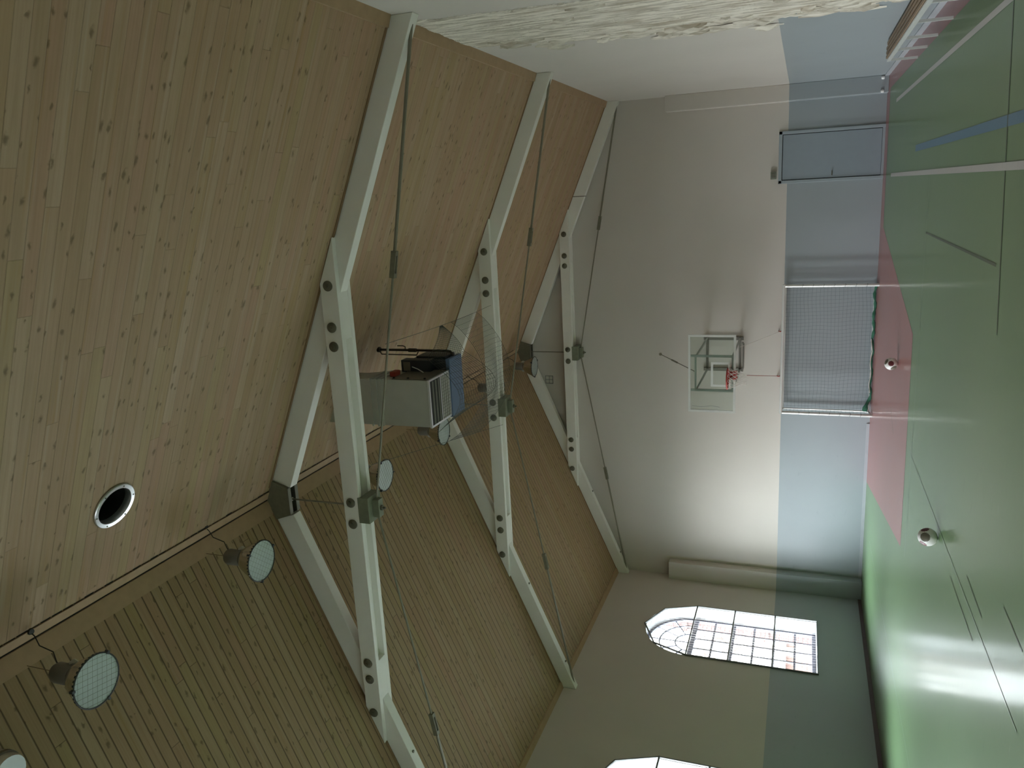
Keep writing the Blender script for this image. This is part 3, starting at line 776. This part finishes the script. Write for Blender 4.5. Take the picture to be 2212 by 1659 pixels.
for x in (5.88, 6.68):
    for z in (3.06, 3.86): beam(b, (x, YBD + .06, z), (x, -.06, z), .026)
b.build('outrigger_arms', fmat, bh, BO)
b = MB()
for x in (5.88, 6.68): b.box(x - .04, x + .04, -.05, 0, 2.98, 3.95)
for z in (3.06, 3.86): b.box(5.88, 6.68, -.05, -.01, z - .03, z + .03)
b.tube([(6.64, -.30, 2.99), (6.60, -.30, 2.96), (6.0, -.30, 2.96), (5.9, -.30, 2.99)], .022, 8)
b.build('wall_rack', M['lamp'], bh, BO)
b = MB(); A, B = Vector((6.24, -.01, 5.06)), Vector((6.31, YBD + .08, 3.90)); P = lambda t: A + (B - A) * t
b.tube([P(0), P(1)], .010, 6); b.tube([P(.36), P(.52)], .022, 8); b.lathe([(0, -.02), (.04, -.02), (.04, 0)], (6.24, 0, 5.06), 8, axis='y')
b.build('stay_rod', M['rod'], bh, BO)
for a, c_, m_ in (((6.70, -1.25, 2.98), (6.87, -.03, 2.12), 'netw'), ((6.36, YBD - .40, 2.72), (5.74, -.03, 2.13), 'redd')):
    b = MB(); m1 = [a[i] * .5 + c_[i] * .5 - (.02 if i == 2 else 0) for i in range(3)]
    b.tube([a, m1, c_], .006, 5); ro = b.build('cord', M[m_], bh, BO)
    b = MB(); b.tube([(c_[0], 0, c_[2] + .03), (c_[0], -.05, c_[2] + .02), (c_[0], -.05, c_[2] - .02), (c_[0], 0, c_[2] - .03)], .013, 6); b.build('wall_hook', M['redd'], ro, BO)

# ------------------------------------------------------------------ handball goal
GO = (6.5, -.3, 0)
hg = thing('handball_goal', GO, 'white framed handball goal with grey net standing against the end wall', 'goal')
gy, ry = -.56, -.09
gx0, gx1, rx0, rx1 = 4.955, 8.045, 4.93, 7.975
for x in (gx0, gx1):
    b = MB(); b.tube([(x, gy, 0), (x, gy, 2.0), (x, gy + .01, 2.03)], .036, 10); b.build('post', M['chrome'], hg, GO)
b = MB(); b.tube([(gx0 - .03, gy, 2.045), (gx1 + .03, gy, 2.045)], .036, 10); b.build('crossbar', M['chrome'], hg, GO)
for x, xr in ((gx0, rx0), (gx1, rx1)):
    b = MB(); b.tube([(x, gy, 2.045), (xr, gy + .3, 2.04), (xr, ry - .05, 2.03), (xr, ry, 1.98), (xr, ry, .12), (xr, ry - .06, .04), (x, gy + .02, .03)], .022, 8); b.build('side_frame', M['chrome'], hg, GO)
b = MB(); b.tube([(rx0, ry, 2.005), (rx1, ry, 2.005)], .020, 8); b.build('rear_bar', M['chrome'], hg, GO)
b = MB(); b.tube([(rx0, ry, .05), (rx1, ry, .05)], .020, 8); b.build('ground_bar', M['chrome'], hg, GO)
def gnet(u, v):
    x = gx0 + .03 + (gx1 - gx0 - .06) * u; z = 2.0 - 1.94 * v
    dx = .05 * noise.noise((u * 4, v * 3, 0)) * math.sin(pi * v) + .10 * v * (1 - v) * (u - .5)
    y = ry - .05 - .10 * math.sin(pi * v) * (.6 + .4 * noise.noise((u * 3, v * 2, 5)))
    return (x + dx, y, z + .03 * noise.noise((u * 5, v * 4, 2)) - .04 * math.sin(pi * u) * v)
b = MB(); n1, n2 = 34, 23
for i in range(n1 + 1): b.tube([gnet(min(1, max(0, i / n1 + .03 * (j / 16 - .5))), j / 16) for j in range(17)], .0021, 3)
for j in range(n2 + 1): b.tube([gnet(i / 26, j / n2) for i in range(27)], .0021, 3)
for x, xr in ((gx0, rx0), (gx1, rx1)):
    for j in range(n2 + 1):
        z = 2.0 - 1.94 * j / n2; b.tube([(x, gy, z), (xr, ry, z)], .0026, 3)
    for k in range(1, 5):
        t = k / 5; b.tube([(x + (xr - x) * t, gy + (ry - gy) * t, 0.03), (x + (xr - x) * t, gy + (ry - gy) * t, 2.0)], .0026, 3)
b.build('goal_net', M['netd'], hg, GO)
b = MB(); pts = [(gx0 + .02 + (gx1 - gx0 - .04) * k / 40, ry - .10 - .02 * math.sin(k * 1.3), .045 + .015 * math.sin(k * .9) + .10 * max(0, 1 - k / 4)) for k in range(41)]
b.tube(pts, [.030 + .012 * math.sin(k * 2.1) + .03 * max(0, 1 - k / 4) for k in range(41)], 7); b.build('net_hem', M['cordg'], hg, GO)
b = MB(); b.tube([(p[0], p[1] - .035, p[2] + .02) for p in pts[6:24]], .010, 5); b.build('lacing_cord', M['netw'], hg, GO)
for k in range(14):                             # ties on the posts
    x = gx0 if k % 2 else gx1; z = .25 + .23 * (k // 2)
    b = MB(); b.tube([(x + .038 * math.cos(a), gy + .038 * math.sin(a), z + .012 * math.sin(2 * a)) for a in [i * pi / 6 for i in range(12)]], .005, 4, closed=True); b.build('net_tie', M['netd'], hg, GO)

# ------------------------------------------------------------------ footballs
def make_ball():
    ph = (1 + 5 ** .5) / 2
    ico = [Vector(v).normalized() for v in [(-1, ph, 0), (1, ph, 0), (-1, -ph, 0), (1, -ph, 0), (0, -1, ph), (0, 1, ph), (0, -1, -ph), (0, 1, -ph), (ph, 0, -1), (ph, 0, 1), (-ph, 0, -1), (-ph, 0, 1)]]
    faces = [(0, 11, 5), (0, 5, 1), (0, 1, 7), (0, 7, 10), (0, 10, 11), (1, 5, 9), (5, 11, 4), (11, 10, 2), (10, 7, 6), (7, 1, 8), (3, 9, 4), (3, 4, 2), (3, 2, 6), (3, 6, 8), (3, 8, 9), (4, 9, 5), (2, 4, 11), (6, 2, 10), (8, 6, 7), (9, 8, 1)]
    b = MB(); r = .11; n = 10
    for a, c_, d in faces:
        A, B, C = ico[a], ico[c_], ico[d]
        P = lambda i, j: (A + (B - A) * (i / n) + (C - A) * (j / n))
        for i in range(n):
            for j in range(n - i):
                for tri in (((i, j), (i + 1, j), (i, j + 1)), ((i + 1, j), (i + 1, j + 1), (i, j + 1))):
                    if tri[1][0] + tri[1][1] > n or (len(tri) and max(p[0] + p[1] for p in tri) > n): continue
                    ps = [P(*p).normalized() for p in tri]; c0 = (ps[0] + ps[1] + ps[2]) / 3
                    dm = max(c0.normalized().dot(v) for v in ico)
                    def rad(v):
                        ds = sorted((v.dot(w) for w in ico), reverse=True)
                        seam = abs(math.degrees(math.acos(min(1, ds[0]))) - 21.5)
                        return r * (1 - .012 * max(0, 1 - seam / 3))
                    cn = c0.normalized(); b.face([v * rad(v) for v in ps], 2 if max(cn.dot(ico[q]) for q in (5, 2, 8)) > math.cos(math.radians(31)) else 1 if max(cn.dot(ico[q]) for q in (1, 4, 7, 10)) > math.cos(math.radians(25)) else 0, True)
    return b
bm_ball = make_ball()
for (x, y), rot, lab in (((7.18, -5.03), (.9, .4, .2), 'white and maroon football on the red floor in front of the goal'),
                         ((6.13, -10.14), (.2, 1.1, .8), 'white and maroon football on the green floor, the ball nearer the viewer')):
    o = bm_ball.build('football', [M['ballw'], M['ballr'], M['ballo']]); o.location = (x, y, .112); o.rotation_euler = rot
    tag(o, lab, 'ball', 'footballs on the floor')

# ------------------------------------------------------------------ bench along the right wall
BE = (12.4, -7.5, 0)
be = thing('bench', BE, 'long low wall bench with brown lattice seat and white legs', 'bench')
ya, yb = -11.6, -5.12
for k in range(4):
    xs = 12.285 + .066 * k
    b = MB(); b.box(xs, xs + .046, ya, yb - .02 - .10 * (k > 2), .445, .468); b.build('seat_slat', M['wooddark'], be, BE, bevel=.004)
for k in range(27):
    y = ya + .05 + k * (yb - ya - .1) / 26
    b = MB(); b.box(12.28, 12.55, y - .03, y + .03, .425, .4445); b.build('cross_slat', M['whitem'] if k % 2 else M['wooddark'], be, BE)
b = MB(); b.box(12.245, 12.275, ya, yb, .395, .455); b.build('front_rail', M['chrome'], be, BE, bevel=.004)
for y in (-5.15, -6.24, -7.27, -8.5, -9.7, -10.9):
    b = MB(); b.box(12.248, 12.282, y - .018, y + .018, 0, .40); b.build('leg', M['chrome'], be, BE)
    b = MB(); b.box(12.27, 12.573, y - .015, y + .015, .37, .40); b.build('wall_bracket', M['chrome'], be, BE)

# ------------------------------------------------------------------ outside
b = MB(); b.box(-90, -WT - .02, -70, 80, -.35, -.25); struct(b.build('ground_outside', M['asphalt']))
AO = (-1.1, 0, 0)
an = thing('brick_annexe', AO, 'pale red brick annexe seen at the edge of the arched window', 'building')
b = MB(); b.box(-1.27, -.42, -.62, 3.0, -.3, 7.4); b.build('wall', M['brickd'], an, AO)
for z in (2.2, 4.3):
    b = MB(); b.box(-1.31, -.42, -.68, -.62, z, z + .14); b.build('cornice', M['brickd'], an, AO)
HO2 = (-17, 24, 0)
hs = thing('brick_house', HO2, 'low house with orange and white walls beyond the arched window', 'building')
b = MB(); b.box(-24, -8, 22, 30, -.3, 1.9); b.build('wall', M['brick'], hs, HO2)
b = MB(); b.prism_x([(21.5, 1.9), (26, 3.3), (30.5, 1.9)], -24.5, -7.5); b.build('roof', M['tile'], hs, HO2)
for x in (-21, -17.4, -13.2, -10):
    b = MB(); b.box(x - .7, x + .7, 21.93, 22, .2, 1.6); b.build('panel', M['orange'] if x in (-17.4, -10) else M['whitem'], hs, HO2)
def tree(x, y, h, label, seed):
    rnd = random.Random(seed); t = thing('bare_tree', (x, y, -.25), label, 'tree', 'bare trees outside the windows')
    b = MB()
    def grow(p, d, L, r, lev):
        q = p + d * L; mid = p + d * (L * .5) + Vector((rnd.uniform(-1, 1), rnd.uniform(-1, 1), rnd.uniform(-.3, .3))) * L * .06
        b.tube([p, mid, q], [r, r * .85, r * .7], 5 if lev < 2 else 3)
        if lev == 4: return
        for k in range(3 if lev else 5):
            a = rnd.uniform(0, 2 * pi); e = Vector((math.cos(a), math.sin(a), rnd.uniform(.1, .9)))
            grow(p + d * L * rnd.uniform(.55, 1), (d * .75 + e * .75).normalized(), L * rnd.uniform(.5, .72), r * .58, lev + 1)
    grow(Vector((0, 0, 0)), Vector((rnd.uniform(-.05, .05), rnd.uniform(-.05, .05), 1)).normalized(), h * .42, h * .028, 0)
    b.build('branches', M['bark'], t)
tree(-9.5, 12.5, 8.5, 'bare branched tree outside the arched window, the nearer one', 3)
tree(-15.5, 18.5, 9.5, 'bare branched tree outside the arched window, standing before the low house', 5)
tree(-6.5, 3.6, 7.0, 'bare branched tree beyond the window at the lower picture edge', 11)

# ------------------------------------------------------------------ daylight
w = bpy.data.worlds.new('overcast'); SC.world = w; w.use_nodes = True
g = G(w.node_tree); w.node_tree.nodes.clear()
SKY = 5.0
tc = g.n('ShaderNodeTexCoord').outputs['Generated']
z = g.xyz(tc)[2]
col = g.mix(g.smooth(z, -.05, .9), (.93, .96, 1.0), (.80, .90, 1.0))
dl = Vector((-.66, -.52, .54)).normalized()         # veiled sun behind thin cloud brightens this side of the sky
dt = g.n('ShaderNodeVectorMath', {0: tc, 1: tuple(dl)}, operation='DOT_PRODUCT').outputs['Value']
base = g.m('MULTIPLY_ADD', g.smooth(z, .0, .9), 1.1, .7)      # overcast: brighter towards the zenith
st_ = g.m('MULTIPLY', g.m('MULTIPLY_ADD', g.m('POWER', g.m('MAXIMUM', dt, 0.0), 4.0), 2.2, base), SKY)
bg = g.n('ShaderNodeBackground', {0: col, 1: st_}).outputs[0]
wo = g.n('ShaderNodeOutputWorld', {0: bg})
for i, yc in enumerate(WY):
    L = bpy.data.lights.new('window_portal', 'AREA'); L.shape = 'RECTANGLE'; L.size = 2.2; L.size_y = 4.0
    o = bpy.data.objects.new('window_portal', L); COL.objects.link(o)
    o.location = (-WT - .03, yc, ZS + 1.97); o.rotation_euler = (0, -pi / 2, 0); L.size = 4.0; L.size_y = 2.25
    L.cycles.is_portal = True

# ------------------------------------------------------------------ camera
F, C0 = 1693.106, Vector((10.4168, -20.1139, 1.6300))
yaw, pit, rol = -.248747, .351521, .032131
fw = Vector((math.sin(yaw) * math.cos(pit), math.cos(yaw) * math.cos(pit), math.sin(pit)))
r_ = Vector((math.cos(yaw), -math.sin(yaw), 0)); u_ = r_.cross(fw)
r2 = r_ * math.cos(rol) + u_ * math.sin(rol); u2 = -r_ * math.sin(rol) + u_ * math.cos(rol)
cam = bpy.data.cameras.new('camera'); co = bpy.data.objects.new('camera', cam); COL.objects.link(co)
cam.sensor_width = 36; cam.lens = 36 * F / 2212; cam.clip_start = .05; cam.clip_end = 300
mx = Matrix((-u2, r2, -fw)).transposed().to_4x4(); mx.translation = C0      # the phone was held on its side
co.matrix_world = mx
SC.camera = co
SC.view_settings.view_transform = 'Standard'; SC.view_settings.look = 'None'
SC.view_settings.exposure = 1.82; SC.view_settings.gamma = 1; SC.view_settings.use_curve_mapping = False
cy = SC.cycles
cy.max_bounces = 8; cy.diffuse_bounces = 6; cy.glossy_bounces = 3; cy.transmission_bounces = 4; cy.transparent_max_bounces = 10
cy.caustics_reflective = False; cy.caustics_refractive = False
